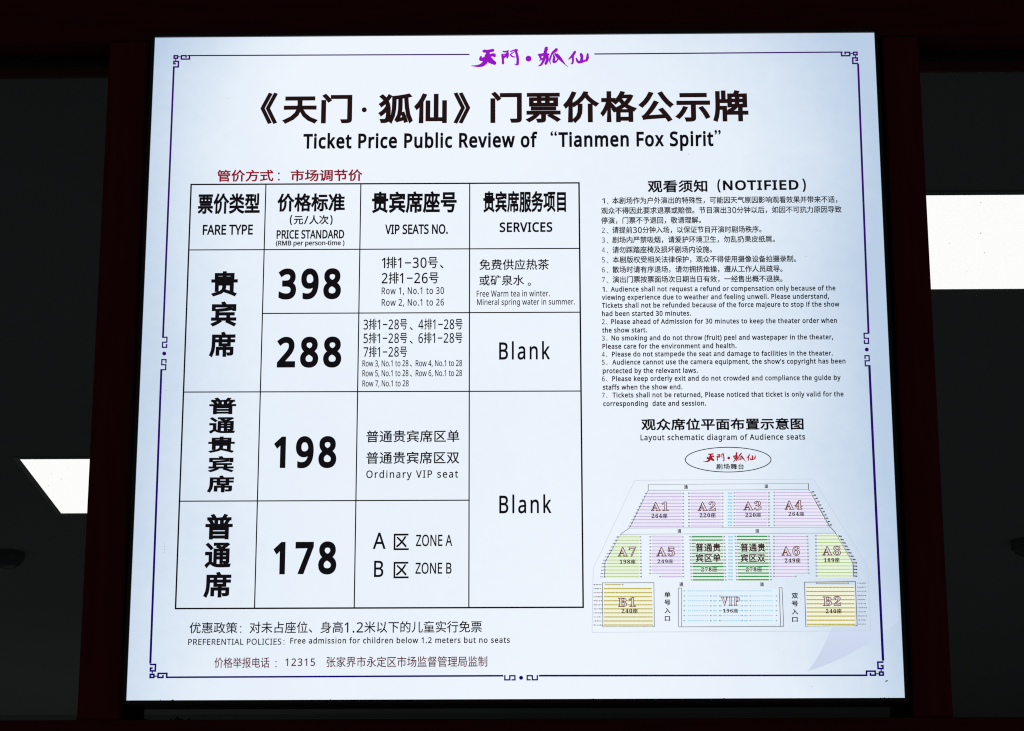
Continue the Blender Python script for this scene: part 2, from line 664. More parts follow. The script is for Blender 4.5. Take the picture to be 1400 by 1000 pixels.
class Print:
    """collects flat print on the sign face, placed by its box in the photograph"""

    def __init__(self, layer=2):
        self.v, self.f, self.mi, self.mats = [], [], [], []
        self.layer = layer

    def slot(self, m):
        if m not in self.mats:
            self.mats.append(m)
        return self.mats.index(m)

    def add(self, vs, fs, m, layer=None):
        y = -(layer or self.layer) * LAY
        b = len(self.v)
        self.v += [(x, y, z) for x, z in vs]
        k = self.slot(m)
        for q in fs:
            self.f.append(tuple(b + i for i in q))
            self.mi.append(k)

    def text(self, s, x0, y0, x1, y1, m='black', bold=0.0, sp=1.0, f=None, layer=None, res=3, fit=None):
        """ink box (x0, y0)-(x1, y1) in photo pixels"""
        f = f or face(s)
        vs, fs, rv, rf = glyphs(s, f, bold * EM[f], sp, res)
        al = vs + rv
        ax0, ax1 = min(v[0] for v in al), max(v[0] for v in al)
        ay0, ay1 = min(v[1] for v in al), max(v[1] for v in al)
        xm, ym = (x0 + x1) / 2, (y0 + y1) / 2
        u0, u1 = P(x0, ym).x, P(x1, ym).x
        w1, w0 = P(xm, y0).z, P(xm, y1).z
        sx, sy = (u1 - u0) / (ax1 - ax0), (w1 - w0) / (ay1 - ay0)
        self.add([(u0 + (v[0] - ax0) * sx, w0 + (v[1] - ay0) * sy) for v in vs], fs, m, layer)
        if rv:
            self.add([(u0 + (v[0] - ax0) * sx, w0 + (v[1] - ay0) * sy) for v in rv], rf, m, (layer or self.layer) + .3)
        return self

    def letter(self, s, x0, y0, x1, y1):
        """pale serif letters with a drawn outline"""
        vs, fs, rv, rf = glyphs(s, 'l', .036 * EM['l'], 1.12, 3)
        ax0, ax1 = min(v[0] for v in rv), max(v[0] for v in rv)
        ay0, ay1 = min(v[1] for v in rv), max(v[1] for v in rv)
        xm, ym = (x0 + x1) / 2, (y0 + y1) / 2
        u0, u1, w1, w0 = P(x0, ym).x, P(x1, ym).x, P(xm, y0).z, P(xm, y1).z
        tr = lambda v: (u0 + (v[0] - ax0) * (u1 - u0) / (ax1 - ax0), w0 + (v[1] - ay0) * (w1 - w0) / (ay1 - ay0))
        self.add([tr(v) for v in vs], fs, 'name_fill', 4.2)
        self.add([tr(v) for v in rv], rf, 'name_edge', 4.8)

    def line(self, s, x0, x1, yb, cap, m='grey', bold=0.0, sp=1.0, f=None, layer=None, res=2):
        """a line of print from x0 to x1 with its baseline at yb (middle of the line) and this cap height"""
        f = f or face(s)
        vs, fs, rv, rf = glyphs(s, f, bold * EM[f], sp, res)
        al = vs + rv
        ax0, ax1 = min(v[0] for v in al), max(v[0] for v in al)
        xm = (x0 + x1) / 2
        u0, u1 = P(x0, yb).x, P(x1, yb).x
        w0, w1 = P(xm, yb).z, P(xm, yb - cap).z
        sx, sy = (u1 - u0) / (ax1 - ax0), (w1 - w0) / EM[f]
        self.add([(u0 + (v[0] - ax0) * sx, w0 + v[1] * sy) for v in vs], fs, m, layer)
        if rv:
            self.add([(u0 + (v[0] - ax0) * sx, w0 + v[1] * sy) for v in rv], rf, m, (layer or self.layer) + .3)
        return self

    def poly(self, pts, m, layer=None, plane=False):
        q = [p if plane else (P(*p).x, P(*p).z) for p in pts]
        a = sum(q[i - 1][0] * q[i][1] - q[i][0] * q[i - 1][1] for i in range(len(q)))
        if a < 0:
            q.reverse()
        self.add(q, [tuple(range(len(q)))], m, layer)
        return self

    def quad(self, x0, y0, x1, y1, m, layer=None):
        return self.poly([(x0, y0), (x1, y0), (x1, y1), (x0, y1)], m, layer)

    def path(self, pts, w, m, layer=None, closed=False, plane=False):
        """stroke of width w (photo pixels ~ mm) with mitred corners"""
        q = [p if plane else (P(*p).x, P(*p).z) for p in pts]
        n = len(q)
        h = w * MM / 2
        Lf, Rt = [], []
        for i in range(n):
            a = q[i - 1] if (i or closed) else None
            c = q[(i + 1) % n] if (i < n - 1 or closed) else None
            d = []
            for s, e in ((a, q[i]), (q[i], c)):
                if s is not None and e is not None:
                    dx, dz = e[0] - s[0], e[1] - s[1]
                    l = math.hypot(dx, dz) or 1
                    d.append((dx / l, dz / l))
            if len(d) == 1:
                nx, nz, k = -d[0][1], d[0][0], 1
                ext = h if not closed else 0
                ex, ez = (d[0][0] * ext, d[0][1] * ext)
                if c is not None:
                    ex, ez = -ex, -ez
            else:
                nx, nz = -(d[0][1] + d[1][1]), d[0][0] + d[1][0]
                l = math.hypot(nx, nz) or 1
                nx, nz = nx / l, nz / l
                k = 1 / max(0.35, nx * -d[0][1] + nz * d[0][0])
                ex = ez = 0
            Lf.append((q[i][0] + nx * h * k + ex, q[i][1] + nz * h * k + ez))
            Rt.append((q[i][0] - nx * h * k + ex, q[i][1] - nz * h * k + ez))
        vs = Lf + Rt
        fs = [(n + i, n + (i + 1) % n, (i + 1) % n, i) for i in range(n if closed else n - 1)]
        self.add(vs, fs, m, layer)
        return self

    def dot(self, x, y, r, m, layer=None, n=20, ry=None):
        ry = ry or r
        return self.poly([(x + r * math.cos(2 * math.pi * i / n), y + ry * math.sin(2 * math.pi * i / n)) for i in range(n)], m, layer)

    def brush(self, pts, m, layer):
        """brush stroke: points (x, y, width), smooth, round ends, each stroke its own print layer"""
        sm = []
        n = len(pts)
        for i in range(n - 1):
            p0, p1, p2, p3 = pts[max(i - 1, 0)], pts[i], pts[i + 1], pts[min(i + 2, n - 1)]
            for t in [j / 6 for j in range(6)]:
                sm.append(tuple(0.5 * (2 * p1[k] + (p2[k] - p0[k]) * t + (2 * p0[k] - 5 * p1[k] + 4 * p2[k] - p3[k]) * t * t
                                       + (3 * p1[k] - p0[k] - 3 * p2[k] + p3[k]) * t ** 3) for k in range(3)))
        sm.append(pts[-1])
        Lf, Rt = [], []
        for i, (x, y, w) in enumerate(sm):
            a, c = sm[max(i - 1, 0)], sm[min(i + 1, len(sm) - 1)]
            dx, dy = c[0] - a[0], c[1] - a[1]
            l = math.hypot(dx, dy) or 1
            h = max(w, 0.3) / 2 * random.uniform(.92, 1.08)
            Lf.append((x - dy / l * h, y + dx / l * h))
            Rt.append((x + dy / l * h, y - dx / l * h))

        def cap(i, j):
            x, y, w = sm[i]
            a = math.atan2(y - sm[j][1], x - sm[j][0])
            h = max(w, 0.3) / 2
            return [(x + h * math.cos(a + t), y + h * math.sin(a + t)) for t in (1.1, .55, 0, -.55, -1.1)]

        ring = Lf + cap(-1, -2) + Rt[::-1] + cap(0, 1)
        # strip faces are safe for concave strokes
        vs = [(P(x, y).x, P(x, y).z) for x, y in Lf + Rt]
        k = len(Lf)
        self.add(vs, [(i, i + 1, k + i + 1, k + i) for i in range(k - 1)], m, layer)
        for i, j in ((-1, -2), (0, 1)):
            c = cap(i, j)
            h0, h1 = (Lf[i], Rt[i])
            self.poly([h1] + c[::-1] + [h0] if i == 0 else [h0] + c + [h1], m, layer)
        return self

    def build(self, name, parent=None):
        po = SO if parent in (None, sign) else Vector(parent['_o'])
        parent = parent or sign
        o_ = Vector((sum(v[0] for v in self.v) / len(self.v), 0, min(v[2] for v in self.v)))
        me = bpy.data.meshes.new(name)
        me.from_pydata([(x - o_.x, y, z - o_.z) for x, y, z in self.v], [], self.f)
        for k in self.mats:
            me.materials.append(M[k])
        me.polygons.foreach_set("material_index", self.mi)
        # print faces the reader
        flip = [p for p in me.polygons if p.normal.y > 0]
        if flip:
            b_ = bmesh.new()
            b_.from_mesh(me)
            for fc in b_.faces:
                fc.normal_update()
                if fc.normal.y > 0:
                    fc.normal_flip()
            b_.to_mesh(me)
            b_.free()
        me.update()
        ob = link(name, me, parent, o_ - po)
        ob['_o'] = tuple(o_)
        return ob


T = lambda *a, **k: Print().text(*a, **k)

# ---- faint background print
sw = Print(1)
def bez(a, b_, c, n=14):
    return [((1 - t) ** 2 * a[0] + 2 * t * (1 - t) * b_[0] + t * t * c[0], (1 - t) ** 2 * a[1] + 2 * t * (1 - t) * b_[1] + t * t * c[1])
            for t in [i / n for i in range(n + 1)]]


lowe = bez((1104, 918), (1176, 896), (1229, 848))
uppe = bez((1104, 918), (1142, 872), (1160, 770))
for i in range(14):
    sw.poly([uppe[i], uppe[i + 1], lowe[i + 1], lowe[i]], 'swoop')
sw.poly([uppe[14], (1223, 752), (1229, 848)], 'swoop')
sw.build("background_print")

# ---- ornamental border
bd = Print(2)
bw = 1.9
bd.path([(257, 76.4), (641, 74.8)], 1.8, 'border').path([(813.5, 74.2), (1151, 71.6)], 1.9, 'border')
cTL, cTR, cBL, cBR = (238.2, 76.6), (1171.6, 71.8), (205.3, 926.6), (1207.6, 923.4)
uv = lambda p: (P(*p).x, P(*p).z)
for c in ():
    pass
bd.path([(237.6, 94), (222.9, 461)], 2.6, 'border').path([(220.6, 506.5), (205.6, 906)], 2.8, 'border')
bd.path([(1173.2, 89), (1187.4, 455)], 2.8, 'border').path([(1188.6, 501), (1207.2, 902)], 3.2, 'border')
bd.path([(229, 926.3), (687, 924.2)], 2.2, 'border').path([(738, 924.1), (1184, 923.6)], 2.3, 'border')
border = bd.build("ornamental_border")
border['label'] = "thin violet to navy border line with key pattern breaks"


def corner(c, sx, sz):
    pr = Print(3)
    u, w = uv(c)
    k = MM * 1.02
    q = lambda pts: [(u + sx * x * k, w - sz * y * k) for x, y in pts]
    pr.path(q([(0, 0), (4.7, 0), (4.7, 3.9), (0, 3.9)]), 2.2, 'border', closed=True, plane=True)
    pr.path(q([(5.9, 1.7), (9.0, 1.7)]), 1.5, 'border', plane=True)
    pr.path(q([(16.2, 2.0), (16.2, 0), (10, 0), (10, 5.1), (21, 5.1), (21, 0)]), 2.2, 'border', plane=True)
    pr.path(q([(2.4, 5.1), (2.4, 7.4)]), 1.5, 'border', plane=True)
    pr.path(q([(1.8, 12), (0, 12), (0, 8.4), (6.2, 8.4), (6.2, 16.6), (0, 16.6)]), 2.2, 'border', plane=True)
    pr.build("corner_ornament", border)


corner(cTL, 1, 1)
corner(cTR, -1, 1)
corner(cBL, 1, -1)
corner(cBR, -1, -1)


def mid_orn(cx, cy, along, inward):
    """key pattern either side of a dot; along and inward are photo directions"""
    pr = Print(3)
    for s in (-1, 1):
        pts = [(22.2, 0), (22.2, 5.6), (15.4, 5.6), (15.4, 0), (8.4, 0), (8.4, 5.6), (12.2, 5.6)]
        pr.path([(cx + along[0] * s * a + inward[0] * (b - 1.2), cy + along[1] * s * a + inward[1] * (b - 1.2)) for a, b in pts], 1.8, 'border')
    pr.dot(cx + inward[0] * 1.6, cy + inward[1] * 1.6, 2.7, 'border')
    pr.build("centre_ornament", border)


mid_orn(223.0, 483.7, (-0.042, 1), (1, 0))
mid_orn(1186.6, 478.3, (0.04, 1), (-1, 0))
mid_orn(712.4, 925.4, (1, -0.003), (0, 1))

# ---- brush lettering of the show's name (violet at the top, red in the diagram)
STROKES = [
    [(232, 112, 26), (275, 112, 24), (322, 104, 26)],
    [(283, 112, 26), (270, 140, 34), (262, 175, 44)],
    [(203, 172, 20), (199, 196, 26), (232, 190, 28), (270, 168, 30), (312, 152, 26), (334, 152, 30), (340, 162, 22)],
    [(275, 170, 40), (252, 208, 44), (222, 246, 34), (170, 262, 20), (108, 260, 5)],
    [(268, 180, 50), (305, 212, 46), (338, 232, 34)],
    [(418, 150, 20), (424, 195, 20), (425, 235, 20)],
    [(428, 116, 14), (455, 118, 14), (480, 108, 10)],
    [(470, 118, 18), (472, 150, 22), (468, 178, 16)],
    [(425, 148, 10), (465, 138, 10)], [(428, 176, 22), (452, 160, 20), (466, 150, 12)],
    [(503, 118, 12), (530, 106, 12), (566, 102, 18)],
    [(552, 104, 22), (568, 160, 22), (574, 200, 22), (571, 242, 22)],
    [(574, 246, 18), (556, 250, 10), (540, 242, 5)],
    [(503, 142, 10), (522, 132, 10), (540, 120, 6)], [(500, 150, 14), (520, 168, 12), (545, 172, 10)],
    [(862, 86, 32), (852, 120, 28), (842, 156, 24)],
    [(784, 150, 18), (812, 150, 22), (850, 142, 22), (884, 146, 16)],
    [(800, 164, 24), (806, 186, 18)],
    [(850, 150, 26), (836, 200, 24), (812, 246, 18), (786, 262, 10)],
    [(868, 156, 24), (872, 200, 26), (856, 238, 24)],
    [(796, 206, 10), (830, 186, 14)],
    [(964, 98, 26), (936, 122, 24), (914, 142, 14)],
    [(918, 140, 14), (902, 180, 16), (896, 215, 12), (904, 244, 6)],
    [(930, 142, 8), (940, 180, 20), (934, 222, 20), (964, 214, 16), (978, 190, 10)],
    [(958, 146, 26), (988, 176, 32), (1020, 212, 22), (1052, 248, 8), (1078, 270, 5)],
    [(1150, 122, 22), (1125, 158, 22), (1088, 194, 10)],
    [(1128, 164, 20), (1130, 205, 18), (1124, 236, 16), (1108, 242, 6)],
    [(1162, 184, 12), (1180, 220, 22), (1206, 224, 20), (1268, 204, 18)],
    [(1212, 146, 26), (1220, 180, 26), (1212, 214, 24)],
    [(1278, 142, 16), (1276, 180, 24), (1266, 208, 20)],
]


def logo(name, x0, y0, x1, y1, m, parent=None, wt=1.2):
    pr = Print(2)
    kx, ky = (x1 - x0) / (1288 - 105), (y1 - y0) / (276 - 72)
    kw = (kx + ky) / 2 * wt
    for i, s in enumerate(STROKES):
        pr.brush([(x0 + (x - 105) * kx, y0 + (y - 72) * ky, w * kw) for x, y, w in s], m, 2 + i * 0.12)
    pr.dot(x0 + (682 - 105) * kx, y0 + (188 - 72) * ky, 25 * kw, m, 2)
    return pr.build(name, parent)


logo("brush_logo", 644.3, 64.8, 804.8, 92.5, 'purple')

# ---- headings
B1 = 0.046
pr = Print()
k = dict(m='brownblack', bold=B1)
pr.text("《", 356, 127, 379.5, 170, **k).text("天门", 386, 128.5, 481.5, 169.5, sp=1.08, **k)
pr.dot(498, 150.5, 3.4, 'brownblack')
pr.text("狐仙", 517, 128, 611, 169.5, sp=1.08, **k).text("》", 620, 126.5, 643, 169.5, **k)
pr.build("title_text")
pr = Print()
pr.text("门票价格公示牌", 670.5, 124.5, 1023, 168.5, sp=1.1, **k)
pr.build("title_text")
pr = Print()
k = dict(m='black', bold=0.05, sp=1.08)
pr.line("Ticket Price Public Review of", 414.5, 735, 201.9, 18.5, res=3, **k)
pr.line("Tianmen Fox Spirit", 763.5, 975.5, 199.9, 18.5, res=3, **k)
pr.text("“", 752.5, 179.5, 761.5, 186.2, f='c', bold=.02).text("”", 976.8, 178, 985.4, 184.8, f='c', bold=.02)
pr.build("subtitle_text")
pr = Print()
k = dict(m='red', bold=0.032)
pr.text("管价方式", 296.7, 232.4, 374, 248.9, **k)
pr.dot(381.3, 237.5, 1.3, 'red').dot(381.3, 246, 1.3, 'red')
pr.text("市场调节价", 397.3, 232, 495.8, 248.5, **k)
pr.build("pricing_note_text")

# ---- fare table
g = Print()
lw = 1.55
tl, tr, bl, br = (261.4, 252.6), (791.6, 250.4), (240, 832.4), (797.3, 830.6)
g.path([tl, tr, br, bl], lw + .5, 'black', closed=True)


def on(a, b, t):
    return (a[0] + (b[0] - a[0]) * t, a[1] + (b[1] - a[1]) * t)


c1 = ((363.6, 252.2), (348, 832))
c2 = ((493.4, 251.7), (484.3, 831.6))
c3 = ((642.2, 251), (641, 831))
g.path(c1, lw, 'black').path(c2, lw, 'black').path(c3, lw, 'black')
g.path([(257.9, 342.1), (792.4, 340)], lw, 'black')
g.path([(358.8, 428.9), (793, 427.2)], lw, 'black')
g.path([(251, 536.4), (793.9, 535)], lw, 'black')
g.path([(245.6, 685.6), (641.4, 684.2)], lw, 'black')
table = g.build("fare_table")
table['label'] = "black ruled fare table with four columns"


def cell(name, *rows):
    pr = Print()
    for r in rows:
        kw = dict(r[-1]) if isinstance(r[-1], dict) else {}
        a = r[:-1] if isinstance(r[-1], dict) else r
        kw.setdefault('bold', .018 if is_cjk(r[0]) else .02)
        pr.text(*a, **kw)
    return pr.build(name, table)


hb = dict(bold=0.047)
lb = dict(bold=0.04)
nm_ = dict(bold=0.05)
cell("column_heading", ("票价类型", 270.3, 264.6, 355.4, 293.4, hb), ("FARE TYPE", 277.2, 307.5, 345.8, 321.4, lb))
cell("column_heading", ("价格标准", 379.2, 264.6, 471.6, 290.2, hb), ("元/人次", 401.5, 294.6, 449.5, 307.4, dict(bold=.032)),
     ("(", 396.2, 294.4, 399.8, 308.2, lb), (")", 451.2, 294.4, 454.8, 308.2, lb),
     ("PRICE STANDARD", 378.2, 314.7, 470.6, 326.8, lb), ("(RMB per person-time )", 377.2, 329, 471, 338, dict(bold=.04)))
cell("column_heading", ("贵宾席座号", 508.5, 261.8, 624.4, 292, hb), ("VIP SEATS NO.", 526.5, 307, 612.3, 320.7, lb))
cell("column_heading", ("贵宾席服务项目", 660.7, 261.2, 773.8, 291.2, hb), ("SERVICES", 683, 304.1, 755.2, 317.8, dict(bold=.045, sp=1.06)))
cell("fare_name", ("贵", 288.7, 371.2, 325, 405.8, nm_), ("宾", 287.6, 412.4, 323.6, 447, nm_), ("席", 286, 453.7, 321.7, 489, nm_))
vb = dict(bold=0.048)
cell("fare_name", ("普", 286.2, 543.8, 323, 566.8, vb), ("通", 285.6, 570.6, 321.8, 593.4, vb), ("贵", 284.6, 597.2, 321, 619.6, vb),
     ("宾", 284, 623.8, 319.8, 646.2, vb), ("席", 283, 650.3, 319.8, 674, vb))
cell("fare_name", ("普", 280.8, 702.8, 318.2, 738, vb), ("通", 279.8, 742, 316, 777.4, vb), ("席", 278.2, 782, 316, 818, vb))
nb = dict(bold=0.06, sp=1.18)
cell("price_number", ("398", 380.5, 367.2, 466.3, 409.8, nb))
cell("price_number", ("288", 378.5, 460.6, 466.8, 503.2, nb))
cell("price_number", ("198", 374.4, 596.6, 460, 640.6, nb))
cell("price_number", ("178", 373.6, 740.6, 460, 786, nb))
th = dict(m='black')
cell("seat_list", ("1排1−30号", 521.8, 351.2, 598.5, 367.2), ("、", 601.2, 362.5, 606.4, 367.4), ("2排1−26号", 521.8, 372.2, 599.6, 388.2),
     ("Row 1, No.1 to 30", 521.8, 393, 607, 404.2, dict(sp=1.08)), ("Row 2, No.1 to 26", 521.8, 409, 607, 420, dict(sp=1.08)))
cell("seat_list", ("3排1−28号", 497, 436, 556.8, 451.2), ("、", 560, 447.5, 564.5, 452), ("4排1−28号", 572, 435.8, 632.4, 451),
     ("5排1−28号", 497, 455, 556.8, 469.8), ("、", 560, 466, 564.5, 470.6), ("6排1−28号", 572, 454.6, 632.4, 469.6),
     ("7排1−28号", 497, 473.6, 556.6, 488.6),
     ("Row 3, No.1 to 28", 495.5, 492.8, 558.5, 502.8), ("、", 560, 498.6, 563.6, 501.8), ("Row 4, No.1 to 28", 568.3, 492.6, 631.8, 502.6),
     ("Row 5, No.1 to 28", 495.5, 506.2, 558.5, 516.4), ("、", 560, 512.4, 563.6, 515.4), ("Row 6, No.1 to 28", 568.3, 506, 631.8, 516.2),
     ("Row 7, No.1 to 28", 495.5, 520.2, 558.8, 530.2))
cell("seat_list", ("普通贵宾席区单", 500.8, 588.4, 628.2, 605.2, dict(sp=1.03)), ("普通贵宾席区双", 500.8, 617.6, 628, 634.6, dict(sp=1.03)),
     ("Ordinary VIP seat", 500.8, 642.8, 626.3, 657, dict(sp=1.15)))
cell("seat_list", ("A", 509.8, 728.5, 527.4, 750.9, dict(bold=.015)), ("区", 538.3, 730, 559, 752.5), ("ZONE A", 568.7, 731.2, 618.4, 747.2),
     ("B", 511.4, 766.9, 524.2, 789.3, dict(bold=.015)), ("区", 538.1, 768.5, 558.8, 791), ("ZONE B", 568, 769.4, 617.4, 785))
cell("service_text", ("免费供应热茶", 655.4, 354.6, 750.6, 369.6, dict(sp=1.02)), ("或矿泉水", 655.4, 376.2, 716.5, 390.8, dict(sp=1.02)),
     ("。", 721.5, 386.8, 726, 391.2),
     ("Free Warm tea in winter.", 651.7, 397.2, 751.6, 406, dict(sp=1.04)), ("Mineral spring water in summer.", 652.3, 408.6, 786, 419.6, dict(sp=1.02)))
cell("service_text", ("Blank", 682.4, 466.8, 752, 492.2, dict(sp=1.16)))
cell("service_text", ("Blank", 682.6, 676.3, 754, 702.4, dict(sp=1.16)))

# ---- lines under the table
pr = Print()
pr.text("优惠政策", 259, 851, 324.8, 866.4, bold=.012).dot(329.2, 857.2, .95, 'black').dot(329.2, 864.6, .95, 'black')
pr.text("对未占座位、身高1.2米以下的儿童实行免票", 341.2, 849.6, 658.8, 865.8, bold=.012)
pr.line("PREFERENTIAL POLICIES", 257.2, 384.6, 881.8, 8.0, m='black', sp=1.05, bold=.02).line(":", 387.4, 388.9, 881.6, 8.0, m='black')
pr.line("Free admission for children below 1.2 meters but no seats", 396.8, 697, 879.6, 7.6, m='black', sp=1.1, bold=.03)
pr.build("policy_text")
pr = Print()
pr.text("价格举报电话", 293.2, 899, 368.4, 913.6, m='brown', bold=.01).dot(377.4, 905, .9, 'brown').dot(377.4, 911.8, .9, 'brown')
pr.text("12315", 390.2, 900.4, 430.8, 911, m='brown', sp=1.15, bold=.02)
pr.text("张家界市永定区市场监督管理局监制", 446.5, 897.6, 666.2, 912.4, m='brown', bold=.01)
pr.build("hotline_text")

# ---- viewing notice
pr = Print()
pr.text("观看须知", 885.3, 246.4, 967, 263.6, bold=.038, sp=1.05).text("(", 980.6, 245.4, 985.4, 263.6, bold=.04)
pr.text("NOTIFIED", 988.4, 246.6, 1091.8, 260.4, bold=.05, sp=1.1).text(")", 1096.8, 244.6, 1101.8, 262.8, bold=.04)
pr.build("notice_heading")
for s, x0, x1, cy in [
    ("本剧场作为户外演出的特殊性，可能因天气原因影响观看效果并带来不适，", 836.8, 1144.8, 273.9),
    ("观众不得因此要求退票或赔偿。节目演出30分钟以后，如因不可抗力原因导致", 821.8, 1150.7, 287.6),
    ("停演，门票不予退回，敬请理解。", 821.8, 958.4, 301.6),
    ("请提前30分钟入场，以保证节目开演时剧场秩序。", 837, 1041, 314.4),
    ("剧场内严禁吸烟，请爱护环境卫生，勿乱扔果皮纸屑。", 837, 1059.4, 327.8),
    ("请勿踩踏座椅及损坏剧场内设施。", 837.2, 973.4, 341.6),
    ("本剧版权受相关法律保护，观众不得使用摄像设备拍摄录制。", 837.4, 1088.5, 354.8),
    ("散场时请有序退场，请勿拥挤推操，遵从工作人员疏导。", 837.4, 1069.8, 368.4),
    ("演出门票按票面场次日期当日有效，一经售出概不退换。", 837.4, 1069.8, 382),
]:
    pr = Print()
    pr.text(s, x0, cy - 4.9, x1, cy + 4.9, m='grey', res=2, bold=.028)
    if x0 > 830:
        n = {273.9: "1", 314.4: "2", 327.8: "3", 341.6: "4", 354.8: "5", 368.4: "6", 382: "7"}[cy]
        off = 0.0036 * (x1 - x0)
        pr.text(n, 822.8, cy - 3.6 + off, 827, cy + 3.6 + off, m='grey', res=2, bold=.01).text("、", 829.2, cy + 2.2 + off, 832, cy + 4.8 + off, m='grey', res=2)
    pr.build("notice_line")
for s, x0, x1, yb, n in [
    ("Audience shall not request a refund or compensation only because of the", 835, 1142.3, 398.1, "1"),
    ("viewing experience due to weather and feeling unwell. Please understand,", 822.8, 1133.6, 409.3, None),
    ("Tickets shall not be refunded because of the force majeure to stop if the show", 822.9, 1147.7, 420.2, None),
    ("had been started 30 minutes.", 823, 944.8, 432.1, None),
    ("Please ahead of Admission for 30 minutes to keep the theater order when", 835.6, 1144.4, 442.5, "2"),
    ("the show start.", 823.3, 884.6, 454.8, None),
    ("No smoking and do not throw (fruit) peel and wastepaper in the theater,", 836, 1139.2, 464.9, "3"),
    ("Please care for the environment and health.", 823.6, 1007, 476.6, None),
    ("Please do not stampede the seat and damage to facilities in the theater.", 836.6, 1138.5, 487.0, "4"),
    ("Audience cannot use the camera equipment, the show's copyright has been", 837, 1156, 497.9, "5"),
    ("protected by the relevant laws.", 824.1, 954, 510.2, None),
    ("Please keep orderly exit and do not crowded and compliance the guide by", 837, 1149.5, 520.5, "6"),
    ("staffs when the show end.", 824.2, 933, 532.7, None),
    ("Tickets shall not be returned, Please noticed that ticket is only valid for the", 837.4, 1153.4, 542.9, "7"),
    ("corresponding  date and session.", 824.7, 965.4, 555.1, None),
]:
    pr = Print()
    pr.line(s, x0, x1, yb, 6.35, m='grey', sp=1.08, bold=.045)
    if n:
        pr.line(n, 823, 826.8, yb + 1.1, 6.5, m='grey', bold=.022).text("、", 828.2, yb - .6, 830.6, yb + 1.8, m='grey', res=2)
    pr.build("notice_line")

# ---- seating diagram
pr = Print()
pr.text("观众席位平面布置示意图", 876.6, 572, 1098.6, 588.6, bold=.038, sp=1.03)
pr.line("Layout schematic diagram of Audience seats", 875.7, 1100.9, 601.7, 7.4, m='black', sp=1.1, bold=.035)
pr.build("diagram_heading")

d = Print(2)
d.path([(995.5 + 58.6 * math.cos(2 * math.pi * i / 64), 628.8 + 16.9 * math.sin(2 * math.pi * i / 64)) for i in range(64)], 1.15, 'grey', closed=True)
# outer thin outline, aisles and block boundaries
d.path([(868, 657), (1111.7, 655.2), (1139.4, 700), (1186.2, 774.7), (1190.6, 862.8), (809.4, 864.8), (811, 777.4)], .6, 'faint')
d.path([(868, 657), (811, 777.4)], .5, 'faint')
d.path([(886.4, 662.8), (1105.1, 661.3)], .65, 'thin').path([(886.2, 670.9), (1105.5, 669.5)], .65, 'thin')
d.path([(886.4, 662.8), (886.2, 670.9), (860.7, 722.1), (848.7, 730.4), (827, 769.3), (826.6, 790)], .75, 'edge')
d.path([(1105.1, 661.3), (1105.5, 669.5), (1134.5, 720.1), (1141.4, 727.6), (1165.5, 769.3), (1166.7, 772.9), (1166.9, 788.2)], 1.0, 'edge')
d.path([(860.7, 722.4), (1134.5, 721)], .65, 'thin').path([(848.7, 730.8), (1141.4, 729.2)], .65, 'thin')
d.path([(823.6, 797.2), (894, 797), (894.6, 857), (824.2, 857.3)], .8, 'edge', closed=True)
d.path([(1099.8, 796.3), (1169.4, 795.4), (1171.9, 855.7), (1101.7, 856.4)], .9, 'edge', closed=True)
d.path([(927.4, 804.4), (931.8, 804.4), (931.8, 857.4), (927.6, 857.5)], .7, 'edge', closed=True)
d.path([(1065.2, 804), (1069.2, 804), (1071.5, 856.6), (1067.4, 856.7)], .8, 'edge', closed=True)
d.path([(931.8, 857.4), (1067.4, 856.7)], .8, 'edge')
diag = d.build("seating_diagram")
diag['label'] = "printed seating plan of coloured seat blocks below an oval stage"


def block(rows, bgm, rowm, th_, left=None, right=None, marks_l=True, marks_r=True, thick=()):
    """rows: list of (y, x0, x1); pale ground, a dashed stripe for each row of seats, tiny row marks at the ends"""
    b = Print(2)
    if bgm:
        p = (rows[-1][0] - rows[0][0]) / (len(rows) - 1)
        for i, (y, x0, x1) in enumerate(rows):
            nx = rows[min(i + 1, len(rows) - 1)]
            b.poly([(x0, y - p / 2), (x1, y - p / 2), (nx[2], y + p / 2), (nx[1], y + p / 2)], bgm, 2)
    for i, (y, x0, x1) in enumerate(rows):
        h = th_ * (1.35 if i in thick else 1)
        x = x0
        while x < x1 - .6:
            w = min(random.uniform(3, 6), x1 - x)
            b.quad(x, y - h / 2, x + w, y + h / 2, rowm, 3)
            x += w + (.22 if i not in thick else .08)
        if marks_l:
            xx = x0 - 3.0
            b.quad(xx, y - .9, xx + 1.0, y + .8, 'mark', 3).quad(xx + 1.3, y - .8, xx + 2.2, y + .9, 'mark', 3)
        if marks_r:
            xx = x1 + 1.0
            b.quad(xx, y - .9, xx + .9, y + .8, 'mark', 3).quad(xx + 1.2, y - .8, xx + 2.3, y + .9, 'mark', 3)
    return b.build("seat_block", diag)


def lerp(a, b, t):
    return a + (b - a) * t


def rws(n, y0, y1, fl, fr_):
    return [(lerp(y0, y1, i / (n - 1)), fl(lerp(y0, y1, i / (n - 1))), fr_(lerp(y0, y1, i / (n - 1)))) for i in range(n)]


def edge(pts):
    def f(y):
        for (xa, ya), (xb, yb) in zip(pts, pts[1:]):
            if y <= yb:
                return lerp(xa, xb, (y - ya) / (yb - ya))
        return pts[-1][0]
    return f


